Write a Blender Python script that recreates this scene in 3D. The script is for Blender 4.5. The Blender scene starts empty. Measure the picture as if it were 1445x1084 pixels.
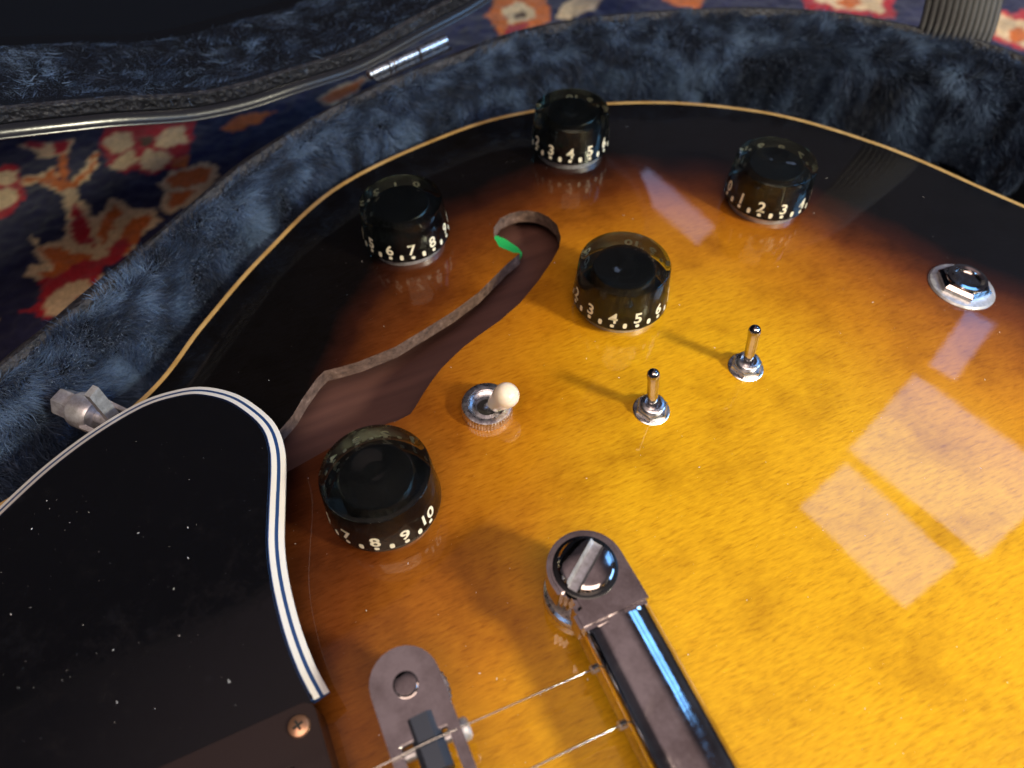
import bpy, bmesh, math, random
import numpy as np
from mathutils import Vector, Matrix, geometry
random.seed(7); rng = np.random.default_rng(7)
scene = bpy.context.scene
C = scene.collection
# ------------------------------------------------------------------ camera, world, light
# Lengths below are millimetres; z = 0 is the rim of the guitar top, the carpet lies 62 mm below it.
FZ = 62.0
F_PX, TH, HC = 1050.0, math.radians(34.5), 164.0
def W3(x, y, z): return Vector((x*.001, y*.001, (z+FZ)*.001))
cam = bpy.data.cameras.new('camera'); cam_o = bpy.data.objects.new('camera', cam); C.objects.link(cam_o)
cam_o.location = W3(0, 0, HC); cam_o.rotation_euler = (TH, 0, 0)
cam.sensor_width = 36; cam.lens = 36*F_PX/1445; cam.clip_start = .005; cam.clip_end = 50
cam.dof.use_dof = True; cam.dof.focus_distance = .172; cam.dof.aperture_fstop = 12.5
scene.camera = cam_o
w = bpy.data.worlds.new('World'); scene.world = w; w.use_nodes = True
nt = w.node_tree; bg = nt.nodes['Background']
tc = nt.nodes.new('ShaderNodeTexCoord'); sep = nt.nodes.new('ShaderNodeSeparateXYZ')
nt.links.new(tc.outputs['Generated'], sep.inputs[0])
rp = nt.nodes.new('ShaderNodeValToRGB'); nt.links.new(sep.outputs['Z'], rp.inputs[0])
rp.color_ramp.elements[0].position = .0; rp.color_ramp.elements[0].color = (.03, .03, .036, 1)
rp.color_ramp.elements[1].position = .945; rp.color_ramp.elements[1].color = (.30, .215, .215, 1)
e = rp.color_ramp.elements.new(.22); e.color = (.055, .057, .07, 1)
e = rp.color_ramp.elements.new(.55); e.color = (.042, .039, .047, 1)
e = rp.color_ramp.elements.new(.86); e.color = (.050, .040, .046, 1)
nt.links.new(rp.outputs[0], bg.inputs[0]); bg.inputs[1].default_value = 1.0
scene.view_settings.view_transform = 'Standard'; scene.view_settings.look = 'None'
scene.view_settings.gamma = 1; scene.view_settings.use_curve_mapping = False
scene.view_settings.exposure = 0.0
scene.render.engine = 'CYCLES'
scene.cycles.max_bounces = 14; scene.cycles.transmission_bounces = 12; scene.cycles.transparent_max_bounces = 12

def area(name, loc, target, sx, sy, power, col, spin=0, axes=None):
    l = bpy.data.lights.new(name, 'AREA'); l.shape = 'RECTANGLE'; l.size = sx; l.size_y = sy
    l.energy = power; l.color = col
    o = bpy.data.objects.new(name, l); C.objects.link(o)
    if axes:
        x, y, z = axes
        m = Matrix((x, y, z)).transposed().to_4x4(); m.translation = loc; o.matrix_world = m
    else:
        q = (Vector(target)-Vector(loc)).to_track_quat('-Z', 'Y')
        m = q.to_matrix().to_4x4() @ Matrix.Rotation(spin, 4, 'Z'); m.translation = loc; o.matrix_world = m
    return o
# the warm room lamp to the right
lp = bpy.data.lights.new('room_lamp', 'POINT'); lp.energy = 12.4; lp.color = (1, .94, .70); lp.shadow_soft_size = .035
lp.cycles.is_caustics_light = True
lo = bpy.data.objects.new('room_lamp', lp); C.objects.link(lo)
lo.location = W3(60, 80, 12) + .50*Vector((.66, -.38, .65)).normalized()
# a blue daylight window low on the right, and an added warm fill light overhead
area('daylight_window_side', W3(1150, 60, 560), W3(50, 100, 0), .50, .30, 6, (.22, .52, 1))
area('fill_light_overhead', W3(60, -420, 1150), W3(0, 200, 0), 1.0, .6, 10.5, (1, .77, .62))

# ------------------------------------------------------------------ materials
def mat(name, col=(.5, .5, .5), rough=.5, metal=0, **kw):
    m = bpy.data.materials.new(name); m.use_nodes = True
    b = m.node_tree.nodes['Principled BSDF']
    b.inputs['Base Color'].default_value = (*col, 1); b.inputs['Roughness'].default_value = rough
    b.inputs['Metallic'].default_value = metal
    for k, v in kw.items(): b.inputs[k.replace('_', ' ')].default_value = v
    return m
def N(m, t, **kw):
    n = m.node_tree.nodes.new(t)
    for k, v in kw.items(): setattr(n, k, v)
    return n
def L(m, a, b): m.node_tree.links.new(a, b)
def B(m): return m.node_tree.nodes['Principled BSDF']
def noise(m, scale, detail=4, rough=.6, vec=None):
    n = N(m, 'ShaderNodeTexNoise'); n.inputs['Scale'].default_value = scale
    n.inputs['Detail'].default_value = detail; n.inputs['Roughness'].default_value = rough
    if vec is not None: L(m, vec, n.inputs['Vector'])
    return n
def coords(m, scale=(1, 1, 1), rot=(0, 0, 0)):
    t = N(m, 'ShaderNodeTexCoord'); mp = N(m, 'ShaderNodeMapping')
    mp.inputs['Rotation'].default_value = rot; m2 = N(m, 'ShaderNodeMapping'); m2.inputs['Scale'].default_value = scale     # turn first, then stretch
    L(m, t.outputs['Object'], mp.inputs['Vector']); L(m, mp.outputs[0], m2.inputs['Vector']); return m2.outputs[0]
def ramp(m, fac, stops):
    r = N(m, 'ShaderNodeValToRGB'); cr = r.color_ramp
    while len(cr.elements) > len(stops): cr.elements.remove(cr.elements[-1])
    while len(cr.elements) < len(stops): cr.elements.new(.5)
    for e, (p, c) in zip(cr.elements, stops): e.position = p; e.color = (*c, 1) if len(c) == 3 else c
    if fac is not None: L(m, fac, r.inputs[0])
    return r
def bump(m, h, strength, dist):
    b = N(m, 'ShaderNodeBump'); b.inputs['Strength'].default_value = strength; b.inputs['Distance'].default_value = dist
    L(m, h, b.inputs['Height']); return b
def mapr(m, v, a, b, c, d):
    n = N(m, 'ShaderNodeMapRange'); L(m, v, n.inputs[0])
    for i, x in zip((1, 2, 3, 4), (a, b, c, d)): n.inputs[i].default_value = x
    return n.outputs[0]

STR_ANG = math.radians(24.5)
M = {}
# lacquered sunburst maple
m = mat('sunburst_lacquer', rough=.34); b = B(m); M['top'] = m
at = N(m, 'ShaderNodeAttribute', attribute_name='edge_distance')
cg = coords(m, (330, 1700, 900), (0, 0, -STR_ANG)); n1 = noise(m, 1, 4, .6, cg)          # long grain along the strings
cb = coords(m, (1, 1, 1)); n2 = noise(m, 55, 5, .62, cb); n3 = noise(m, 14, 3, .5, cb)
ad = N(m, 'ShaderNodeMath', operation='ADD'); L(m, at.outputs['Fac'], ad.inputs[0]); L(m, mapr(m, n3.outputs[0], .25, .75, -.035, .035), ad.inputs[1])
ad2 = N(m, 'ShaderNodeMath', operation='ADD'); L(m, ad.outputs[0], ad2.inputs[0]); L(m, mapr(m, n2.outputs[0], .3, .7, -.012, .012), ad2.inputs[1])
r1 = ramp(m, ad2.outputs[0], [(.0, (.0035, .0028, .0028)), (.235, (.004, .003, .003)), (.31, (.030, .008, .004)), (.40, (.14, .036, .006)),
                             (.50, (.32, .105, .007)), (.64, (.47, .185, .006)), (.90, (.63, .33, .007))])
mx = N(m, 'ShaderNodeMix', data_type='RGBA', blend_type='MULTIPLY'); mx.inputs[0].default_value = 1
L(m, r1.outputs[0], mx.inputs[6])
rg = ramp(m, n1.outputs[0], [(.28, (.72, .64, .45)), (.45, (.95, .93, .88)), (.72, (1.12, 1.16, 1.3))]); 
mx2 = N(m, 'ShaderNodeMix', data_type='RGBA', blend_type='MULTIPLY'); mx2.inputs[0].default_value = 1
rb = ramp(m, n2.outputs[0], [(.28, (.70, .64, .5)), (.5, (1, 1, 1)), (.75, (1.08, 1.1, 1.2))])
L(m, rg.outputs[0], mx2.inputs[6]); L(m, rb.outputs[0], mx2.inputs[7])
L(m, mx2.outputs[2], mx.inputs[7]); L(m, mx.outputs[2], b.inputs['Base Color'])
bb = bump(m, n1.outputs[0], .16, .0004); L(m, bb.outputs[0], b.inputs['Normal'])
b.inputs['Coat Weight'].default_value = 1; b.inputs['Coat IOR'].default_value = 1.52; b.inputs['Specular IOR Level'].default_value = .15
L(m, mapr(m, n2.outputs[0], .3, .7, .012, .05), b.inputs['Coat Roughness'])
n4 = noise(m, 220, 2, .5, cb); bc = bump(m, n4.outputs[0], .03, .0002); L(m, bc.outputs[0], b.inputs['Coat Normal'])

m = mat('black_side_lacquer', (.006, .004, .004), .15, Coat_Weight=1); M['side'] = m
m = mat('aged_binding', (.55, .36, .13), .35, Coat_Weight=.6); M['binding'] = m
n = noise(m, 120, 4, .6, coords(m)); r = ramp(m, n.outputs[0], [(.3, (.42, .25, .075)), (.7, (.62, .42, .17))]); L(m, r.outputs[0], B(m).inputs['Base Color'])
m = mat('raw_cut_edge', (.22, .14, .10), .6); M['cut'] = m
n = noise(m, 500, 5, .7, coords(m)); r = ramp(m, n.outputs[0], [(.3, (.05, .03, .025)), (.6, (.2, .125, .10)), (.75, (.36, .26, .22))]); L(m, r.outputs[0], B(m).inputs['Base Color'])
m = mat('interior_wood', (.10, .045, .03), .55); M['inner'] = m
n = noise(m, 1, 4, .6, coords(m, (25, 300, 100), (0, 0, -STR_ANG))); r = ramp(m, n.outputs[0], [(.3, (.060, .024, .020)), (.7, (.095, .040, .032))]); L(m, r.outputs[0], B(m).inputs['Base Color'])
m = mat('green_plastic', (.02, .42, .10), .4); M['green'] = m

m = mat('black_plastic', (.0045, .0045, .006), .12); M['pickguard'] = m
n = noise(m, 260, 5, .7, coords(m)); L(m, mapr(m, n.outputs[0], .45, .75, .06, .30), B(m).inputs['Roughness'])
n = noise(m, 60, 5, .75, coords(m)); r = ramp(m, n.outputs[0], [(.6, (.004, .004, .0055)), (.9, (.012, .012, .016))]); L(m, r.outputs[0], B(m).inputs['Base Color'])
M['white_ply'] = mat('white_ply', (.70, .68, .66), .35)
M['black_ply'] = mat('black_ply', (.014, .045, .15), .3)
M['ring'] = mat('pickup_ring_plastic', (.018, .011, .011), .22)
m = mat('chrome', (.66, .63, .63), .06, 1); M['chrome'] = m
n = noise(m, 300, 6, .7, coords(m)); L(m, mapr(m, n.outputs[0], .4, .75, .035, .20), B(m).inputs['Roughness'])
n = noise(m, 90, 6, .7, coords(m)); r = ramp(m, n.outputs[0], [(.35, (.40, .36, .35)), (.6, (.70, .67, .67))]); L(m, r.outputs[0], B(m).inputs['Base Color'])
n = noise(m, 130, 3, .5, coords(m)); bb = bump(m, n.outputs[0], .10, .0006); L(m, bb.outputs[0], B(m).inputs['Normal'])
m = mat('nickel', (.62, .62, .66), .17, 1); M['nickel'] = m
n = noise(m, 700, 5, .7, coords(m)); L(m, mapr(m, n.outputs[0], .3, .75, .20, .42), B(m).inputs['Roughness'])
r = ramp(m, n.outputs[0], [(.3, (.50, .50, .54)), (.6, (.80, .80, .84))]); L(m, r.outputs[0], B(m).inputs['Base Color'])
m = mat('dull_zinc', (.6, .6, .64), .38, .6); M['zinc'] = m
n = noise(m, 500, 5, .7, coords(m)); r = ramp(m, n.outputs[0], [(.3, (.38, .37, .38)), (.7, (.78, .78, .84))]); L(m, r.outputs[0], B(m).inputs['Base Color'])
M['gold_screw'] = mat('copper_screw', (.50, .27, .17), .35, .8)
M['slot'] = mat('slot_steel', (.30, .29, .30), .42, .7)
M['dark'] = mat('dark_bore', (.012, .011, .009), .6)
M['cream'] = mat('cream_plastic', (.86, .74, .60), .22, Subsurface_Weight=.25, Subsurface_Radius=(.003, .002, .001))
m = mat('clear_acrylic'); M['acrylic'] = m
gl = N(m, 'ShaderNodeBsdfGlass'); gl.inputs['Color'].default_value = (.90, .95, .86, 1); gl.inputs['Roughness'].default_value = 0; gl.inputs['IOR'].default_value = 1.49
tr = N(m, 'ShaderNodeBsdfTransparent'); ms_ = N(m, 'ShaderNodeMixShader'); ms_.inputs[0].default_value = .14
L(m, gl.outputs[0], ms_.inputs[1]); L(m, tr.outputs[0], ms_.inputs[2]); L(m, ms_.outputs[0], m.node_tree.nodes['Material Output'].inputs[0]); m.node_tree.nodes.remove(B(m))
M['core'] = mat('black_core_and_shade', (.006, .007, .010), .25)  # knob cores; also paints shade in the stud slot and lug gap
m = mat('numeral_paint', (.92, .86, .68), .55); M['numeral'] = m
m = mat('saddle_nylon', (.030, .036, .055), .45); M['saddle'] = m
M['string'] = mat('steel_string', (.72, .70, .68), .22, 1)
m = mat('tolex', (.020, .020, .025), .42); M['tolex'] = m
v = N(m, 'ShaderNodeTexVoronoi'); v.inputs['Scale'].default_value = 700; L(m, coords(m), v.inputs['Vector'])
n = noise(m, 900, 5, .7, coords(m)); mm = N(m, 'ShaderNodeMath', operation='ADD'); L(m, v.outputs[0], mm.inputs[0]); L(m, n.outputs[0], mm.inputs[1])
bb = bump(m, mm.outputs[0], .9, .0007); L(m, bb.outputs[0], B(m).inputs['Normal'])
n = noise(m, 300, 4, .7, coords(m)); r = ramp(m, n.outputs[0], [(.3, (.013, .013, .017)), (.62, (.04, .04, .05)), (.8, (.12, .11, .11))]); L(m, r.outputs[0], B(m).inputs['Base Color'])
m = mat('rim_valance', (.016, .016, .022), .20, .0, Specular_IOR_Level=.35); M['valance'] = m
n = noise(m, 800, 3, .6, coords(m)); bb = bump(m, n.outputs[0], .08, .0002); L(m, bb.outputs[0], B(m).inputs['Normal'])
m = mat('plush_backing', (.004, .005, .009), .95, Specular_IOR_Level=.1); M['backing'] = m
m = mat('plush_fibre', (.03, .045, .085), .6, Sheen_Weight=.5, Sheen_Roughness=.4, Specular_IOR_Level=.3); M['fibre'] = m
at = N(m, 'ShaderNodeAttribute', attribute_name='shade')
r = ramp(m, at.outputs['Fac'], [(0, (.005, .009, .022)), (.5, (.024, .043, .095)), (1, (.10, .16, .28))]); L(m, r.outputs[0], B(m).inputs['Base Color'])
B(m).inputs['Sheen Tint'].default_value = (.5, .65, 1, 1)
m = mat('black_webbing', (.007, .007, .008), .6); M['webbing'] = m
M['webthread'] = mat('webbing_thread', (.13, .13, .14), .5)
m = mat('wool_pile', rough=.95, Specular_IOR_Level=.1, Sheen_Weight=.3); M['pile'] = m
at = N(m, 'ShaderNodeAttribute', attribute_name='knot_colour'); 
n = noise(m, 1400, 3, .7, coords(m)); r = ramp(m, n.outputs[0], [(.3, (.6, .6, .6)), (.7, (1.3, 1.3, 1.3))])
mx = N(m, 'ShaderNodeMix', data_type='RGBA', blend_type='MULTIPLY'); mx.inputs[0].default_value = 1
L(m, at.outputs['Color'], mx.inputs[6]); L(m, r.outputs[0], mx.inputs[7]); L(m, mx.outputs[2], B(m).inputs['Base Color'])
M['dust'] = mat('lint', (.75, .75, .78), .8)

# ------------------------------------------------------------------ geometry helpers
WM = {}
def empty(name, x, y, z, **props):
    o = bpy.data.objects.new(name, None); C.objects.link(o); o.empty_display_size = .02
    o.matrix_world = Matrix.Translation(W3(x, y, z)); WM[o.name] = o.matrix_world.copy()
    for k, v in props.items(): o[k] = v
    return o
def link(name, me, material, parent=None, mw=None, **props):
    """mw: world matrix of the object in metres (identity for meshes already in world place)."""
    o = bpy.data.objects.new(name, me); C.objects.link(o)
    if material and not me.materials: me.materials.append(material)
    mw = mw or Matrix.Identity(4)
    WM[o.name] = mw.copy()
    if parent:
        o.parent = parent; o.matrix_basis = WM[parent.name].inverted() @ mw
    else: o.matrix_basis = mw
    for k, v in props.items(): o[k] = v
    return o
def mesh(name, vs, fs, smooth=40, world=True):
    me = bpy.data.meshes.new(name)
    if world: vs = [W3(*v) for v in vs]
    else: vs = [Vector(v)*.001 for v in vs]
    me.from_pydata(vs, [], fs); me.update()
    bm = bmesh.new(); bm.from_mesh(me); bmesh.ops.recalc_face_normals(bm, faces=bm.faces); bm.to_mesh(me); bm.free()
    if smooth:
        me.polygons.foreach_set('use_smooth', [True]*len(me.polygons)); me.set_sharp_from_angle(angle=math.radians(smooth))
    return me
def lathe(prof, seg=48, close=True, rad=None):
    """prof: [(r, z)]; rad(k) optional radius factor for each segment"""
    vs, fs = [], []
    for r, z in prof:
        for k in range(seg):
            a = 2*math.pi*k/seg; q = r*(rad(k, r, z) if rad else 1)
            vs.append((q*math.cos(a), q*math.sin(a), z))
    n = len(prof)
    for i in range(n-1):
        for k in range(seg):
            k2 = (k+1) % seg; fs.append((i*seg+k, i*seg+k2, (i+1)*seg+k2, (i+1)*seg+k))
    if close:
        fs.append(tuple(range(seg))[::-1]); fs.append(tuple((n-1)*seg+k for k in range(seg)))
    return vs, fs
def join(*parts):
    vs, fs = [], []
    for v, f in parts:
        o = len(vs); vs += list(v); fs += [tuple(i+o for i in q) for q in f]
    return vs, fs
def xf(part, mtx): return [tuple(mtx @ Vector(v)) for v in part[0]], part[1]
def box(cx, cy, cz, sx, sy, sz):
    vs = [(cx+a*sx/2, cy+b_*sy/2, cz+c*sz/2) for a in (-1, 1) for b_ in (-1, 1) for c in (-1, 1)]
    return vs, [(0, 1, 3, 2), (4, 6, 7, 5), (0, 4, 5, 1), (2, 3, 7, 6), (0, 2, 6, 4), (1, 5, 7, 3)]
def bevel_mesh(me, w, seg=2):
    bm = bmesh.new(); bm.from_mesh(me)
    bmesh.ops.bevel(bm, geom=[e for e in bm.edges if e.is_manifold and e.calc_face_angle(0) > .5], offset=w*.001, segments=seg, affect='EDGES', clamp_overlap=True)
    bm.to_mesh(me); bm.free()
    me.polygons.foreach_set('use_smooth', [True]*len(me.polygons)); me.set_sharp_from_angle(angle=math.radians(35)); return me
def prism(poly, z0, z1):
    n = len(poly)
    vs = [(x, y, z0) for x, y in poly]+[(x, y, z1) for x, y in poly]
    fs = [tuple(range(n))[::-1], tuple(range(n, 2*n))]+[(i, (i+1) % n, n+(i+1) % n, n+i) for i in range(n)]
    return vs, fs
def tube(path, r, seg=10):
    vs, fs = [], []
    P = [Vector(p) for p in path]
    for i, p in enumerate(P):
        t = (P[min(i+1, len(P)-1)]-P[max(i-1, 0)]).normalized()
        u = t.cross(Vector((0, 0, 1)) if abs(t.z) < .9 else Vector((1, 0, 0))).normalized(); v = t.cross(u)
        for k in range(seg):
            a = 2*math.pi*k/seg; vs.append(tuple(p+r*(math.cos(a)*u+math.sin(a)*v)))
    for i in range(len(P)-1):
        for k in range(seg):
            k2 = (k+1) % seg; fs.append((i*seg+k, i*seg+k2, (i+1)*seg+k2, (i+1)*seg+k))
    fs.append(tuple(range(seg))); fs.append(tuple((len(P)-1)*seg+k for k in range(seg))[::-1])
    return vs, fs
def catmull(pts, n=8, closed=False):
    P = [np.array(p, float) for p in pts]; out = []
    m = len(P); rngi = range(m if closed else m-1)
    for i in rngi:
        if closed: p0, p1, p2, p3 = P[i-1], P[i], P[(i+1) % m], P[(i+2) % m]
        else: p0, p1, p2, p3 = P[max(i-1, 0)], P[i], P[i+1], P[min(i+2, m-1)]
        for k in range(n):
            t = k/n
            out.append(.5*((2*p1)+(-p0+p2)*t+(2*p0-5*p1+4*p2-p3)*t*t+(-p0+3*p1-3*p2+p3)*t**3))
    if not closed: out.append(P[-1])
    return np.array(out)
def resample(P, step, closed=True):
    Q = np.vstack([P, P[:1]]) if closed else P
    s = np.r_[0, np.cumsum(np.hypot(*np.diff(Q, axis=0).T))]
    n = max(4, int(round(s[-1]/step))); t = np.linspace(0, s[-1], n+1)
    if closed: t = t[:-1]
    return np.c_[np.interp(t, s, Q[:, 0]), np.interp(t, s, Q[:, 1])]
def inside(poly, X, Y):
    r = np.zeros(X.shape, bool); n = len(poly); j = n-1
    for i in range(n):
        xi, yi = poly[i]; xj, yj = poly[j]
        if yi != yj:
            r ^= ((yi > Y) != (yj > Y)) & (X < (xj-xi)*(Y-yi)/(yj-yi)+xi)
        j = i
    return r
def dist_poly(poly, X, Y):
    d = np.full(X.shape, 1e9); n = len(poly)
    for i in range(n):
        x0, y0 = poly[i]; x1, y1 = poly[(i+1) % n]; dx, dy = x1-x0, y1-y0
        t = np.clip(((X-x0)*dx+(Y-y0)*dy)/(dx*dx+dy*dy+1e-12), 0, 1)
        d = np.minimum(d, np.hypot(X-x0-t*dx, Y-y0-t*dy))
    return d
def vnoise(X, Y, s, seed=0):
    """smooth value noise, about 0..1"""
    g = np.random.default_rng(seed).random((256, 256))
    x, y = X/s, Y/s; xi, yi = np.floor(x).astype(int), np.floor(y).astype(int); fx, fy = x-xi, y-yi
    fx = fx*fx*(3-2*fx); fy = fy*fy*(3-2*fy)
    q = lambda a, b_: g[a % 256, b_ % 256]
    return (q(xi, yi)*(1-fx)+q(xi+1, yi)*fx)*(1-fy)+(q(xi, yi+1)*(1-fx)+q(xi+1, yi+1)*fx)*fy
# a pixel of the photograph gives a direction; the height of the surface it lies on gives the distance
def ray(px, py):
    u = (px-722.5)/F_PX; v = (py-542.)/F_PX; c, s = math.cos(TH), math.sin(TH)
    return np.array([u, s-c*v, -(c+s*v)])
def un(px, py, z=0.):
    r = ray(px, py); return np.array([0, 0, HC])+(HC-z)/-r[2]*r
ca, sa = math.cos(STR_ANG), math.sin(STR_ANG)
def BL(a, l): return (a*ca-l*sa, a*sa+l*ca)        # a: along the strings to the tail, l: to the treble side
def toBL(x, y): return (x*ca+y*sa, -x*sa+y*ca)

# ------------------------------------------------------------------ guitar body: outline and arch
bind_px = [(199, 562.6), (239, 509.5), (282, 459.7), (332, 400), (368.8, 360), (432, 294), (480, 259), (579.7, 209), (646, 182.7), (712.6, 162.8), (755.7, 154.5),
           (862, 144.5), (960, 144), (1060.7, 154.4), (1127.8, 167.8), (1211.8, 193), (1295.7, 224), (1362.8, 252.4), (1445, 290)]
half = [toBL(*un(x, y, 0)[:2]) for x, y in bind_px]
half = [half[0], half[2], half[4], half[6], half[8], half[10], half[11], half[12], half[13], half[14], half[15], half[16], half[18]]
neck_side = [(-216, 28), (-222, 62), (-244, 88), (-246, 112), (-226, 134), (-190, 143), (-150, 135), (-112, 121), (-80, 122)]
tail = [(243, 62), (253, 30)]
full = neck_side+half+tail
full = full+[(256, 0)]+[(a, -l) for a, l in full[::-1]]
OUT = resample(np.array([BL(*p) for p in catmull(full, 10, True)]), 2.5)
OUTc = resample(OUT, 8)
GS = 3.0; gx = np.arange(-330, 330, GS); gy = np.arange(-330, 330, GS)
GX, GY = np.meshgrid(gx, gy, indexing='ij')
ins = inside(OUTc, GX, GY); Z = np.zeros(GX.shape)
chk = (np.add.outer(np.arange(len(gx)), np.arange(len(gy))) % 2).astype(bool)
for it in range(260):
    for c_ in (chk, ~chk):
        S = np.roll(Z, 1, 0)+np.roll(Z, -1, 0)+np.roll(Z, 1, 1)+np.roll(Z, -1, 1)
        Z = np.where(ins & c_, Z+1.93*((S+GS*GS)/4-Z), Z)
Z = Z/Z.max()*13.5
for it in range(5): Z = (np.roll(Z, 1, 0)+np.roll(Z, -1, 0)+np.roll(Z, 1, 1)+np.roll(Z, -1, 1)+2*Z)/6
def crom(f): return np.stack([-.5*f+f*f-.5*f**3, 1-2.5*f*f+1.5*f**3, .5*f+2*f*f-1.5*f**3, -.5*f*f+.5*f**3])
def zs(x, y):
    x = np.atleast_1d(np.asarray(x, float)); y = np.atleast_1d(np.asarray(y, float))
    u, v = (x-gx[0])/GS, (y-gy[0])/GS; i, j = np.floor(u).astype(int), np.floor(v).astype(int)
    wx, wy = crom(u-i), crom(v-j); r = 0
    for p in range(4):
        for q in range(4): r = r+wx[p]*wy[q]*Z[np.clip(i+p-1, 0, len(gx)-1), np.clip(j+q-1, 0, len(gy)-1)]
    return r if len(r) > 1 else float(r[0])
def surf(px, py, dz=0.):
    z = 8.
    for _ in range(12):
        p = un(px, py, z+dz); z = zs(p[0], p[1])
    return p[0], p[1], z
def normal(x, y):
    return Vector((-(zs(x+2, y)-zs(x-2, y))/4, -(zs(x, y+2)-zs(x, y-2))/4, 1)).normalized()

# window panes up on the right, mirrored in the lacquer: found by following the mirror ray
def pane(name, quad, dist, power, col):
    P = []
    for px, py in quad:
        x, y, z = surf(px, py); n_ = normal(x, y); d = Vector(ray(px, py)).normalized()
        r = d-2*d.dot(n_)*n_; P.append((W3(x, y, z), r))
    cdir = sum((r for _, r in P), Vector()).normalized(); c0 = sum((p for p, _ in P), Vector())/4+cdir*dist
    pts = [p+r*((c0-p).dot(cdir)/r.dot(cdir)) for p, r in P]
    ctr = sum(pts, Vector())/4
    ex = ((pts[1]-pts[0])+(pts[2]-pts[3]))/2; ey = ((pts[3]-pts[0])+(pts[2]-pts[1]))/2
    x = ex.normalized(); z = cdir; y = (ey-x*ey.dot(x)-z*ey.dot(z)).normalized(); z = x.cross(y)
    if z.dot(cdir) < 0: y = -y; z = -z
    return area(name, ctr, None, ex.length, ey.length, power*ex.length*ey.length, col, axes=(x, y, z))
PANE = (.16, .46, 1)
pane('window_pane_large', [(1300, 522), (1210, 622), (1372, 800), (1490, 685)], 1.6, 11, PANE)
pane('window_pane_small', [(1207, 645), (1145, 702), (1258, 872), (1335, 803)], 1.6, 11, PANE)
pane('window_pane_slit', [(1374, 437), (1300, 524), (1360, 528), (1396, 458)], 1.6, 10, PANE)
pane('window_pane_far', [(905, 268), (868, 292), (1005, 318), (1020, 290)], 1.6, 6, (.5, .6, 1))

guitar = empty('guitar', *BL(20, 0), -46, label='sunburst hollow-body electric guitar with black knobs and pickguard, lying in its plush-lined case', category='guitar')

# f-hole
fl = [(396.6, 605), (413, 586), (428, 560.5), (446.5, 534.7), (457.5, 523.6), (480, 518), (505.5, 510.7), (557, 490), (605, 461), (640, 439), (675, 413), (697, 391), (716, 372),
      (733.6, 357.5), (724, 356.5), (704, 348), (697, 335), (697, 321), (706, 308), (719.6, 301.4), (733, 298), (745.5, 297.3), (760, 299.5), (774, 306), (786, 317), (791.6, 335), (789, 350), (778.7, 368.6), (760, 396), (734, 427.6), (705, 453), (675, 473.8),
      (655, 489), (638, 505), (623, 520), (609, 538), (597, 556), (586.7, 573.5), (579, 584.5), (561, 593.8), (520, 606), (480, 625), (459.4, 636), (404, 667), (360, 700), (320, 742), (322, 770), (300, 790), (270, 770), (275, 735), (300, 700), (340, 660)]
FH = np.array([surf(*p)[:2] for p in fl]); FHb = np.array([BL(a, -l) for a, l in (toBL(*p) for p in FH)])
def dense(P, step=2.0):
    out = []
    for i in range(len(P)):
        a, b_ = P[i], P[(i+1) % len(P)]; n = max(1, int(np.hypot(*(b_-a))/step))
        for k in range(n): out.append(a+(b_-a)*k/n)
    return np.array(out)
FHd, FHbd = dense(FH), dense(FHb)
TIN = []
cx0 = OUT.mean(0)
def offset_in(P, d):
    t = np.roll(P, -1, 0)-np.roll(P, 1, 0); n = np.c_[-t[:, 1], t[:, 0]]; n /= np.hypot(*n.T)[:, None]
    A = .5*np.sum(P[:, 0]*np.roll(P[:, 1], -1)-P[:, 1]*np.roll(P[:, 0], -1))
    return P+(n if A > 0 else -n)*d
TOPO = offset_in(OUT, 1.9)
st = 3.2; X, Y = np.meshgrid(np.arange(-320, 320, st), np.arange(-320, 320, st)); X = X.ravel(); Y = Y.ravel()
dx = dist_poly(OUTc, X, Y)
k = inside(OUTc, X, Y) & (dx > 4.0) & (dist_poly(FHd, X, Y) > 1.4) & (dist_poly(FHbd, X, Y) > 1.4) & ~inside(FHd, X, Y) & ~inside(FHbd, X, Y)
pts = [Vector(p) for p in TOPO]+[Vector(p) for p in FHd]+[Vector(p) for p in FHbd]+[Vector((a, b_)) for a, b_ in zip(X[k], Y[k])]
n0, n1_, n2_ = len(TOPO), len(FHd), len(FHbd)
eds = [(i, (i+1) % n0) for i in range(n0)]+[(n0+i, n0+(i+1) % n1_) for i in range(n1_)]+[(n0+n1_+i, n0+n1_+(i+1) % n2_) for i in range(n2_)]
cv, ce, cf, *_ = geometry.delaunay_2d_cdt(pts, eds, [], 0, 1e-4)
cv = np.array([tuple(v) for v in cv]); tri = np.array([f for f in cf if len(f) == 3])
cen = cv[tri].mean(1)
keep = inside(TOPO, cen[:, 0], cen[:, 1]) & ~inside(FHd, cen[:, 0], cen[:, 1]) & ~inside(FHbd, cen[:, 0], cen[:, 1])
tri = tri[keep]; zt = zs(cv[:, 0], cv[:, 1])
me = mesh('top', [(x, y, z) for (x, y), z in zip(cv, zt)], [tuple(t) for t in tri], smooth=0)
me.polygons.foreach_set('use_smooth', [True]*len(me.polygons))
if me.polygons[0].normal.z < 0: me.flip_normals()
a_ = me.attributes.new('edge_distance', 'FLOAT', 'POINT')
da = dist_poly(OUTc, cv[:, 0], cv[:, 1])
aa, ll = toBL(cv[:, 0], cv[:, 1])
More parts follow.
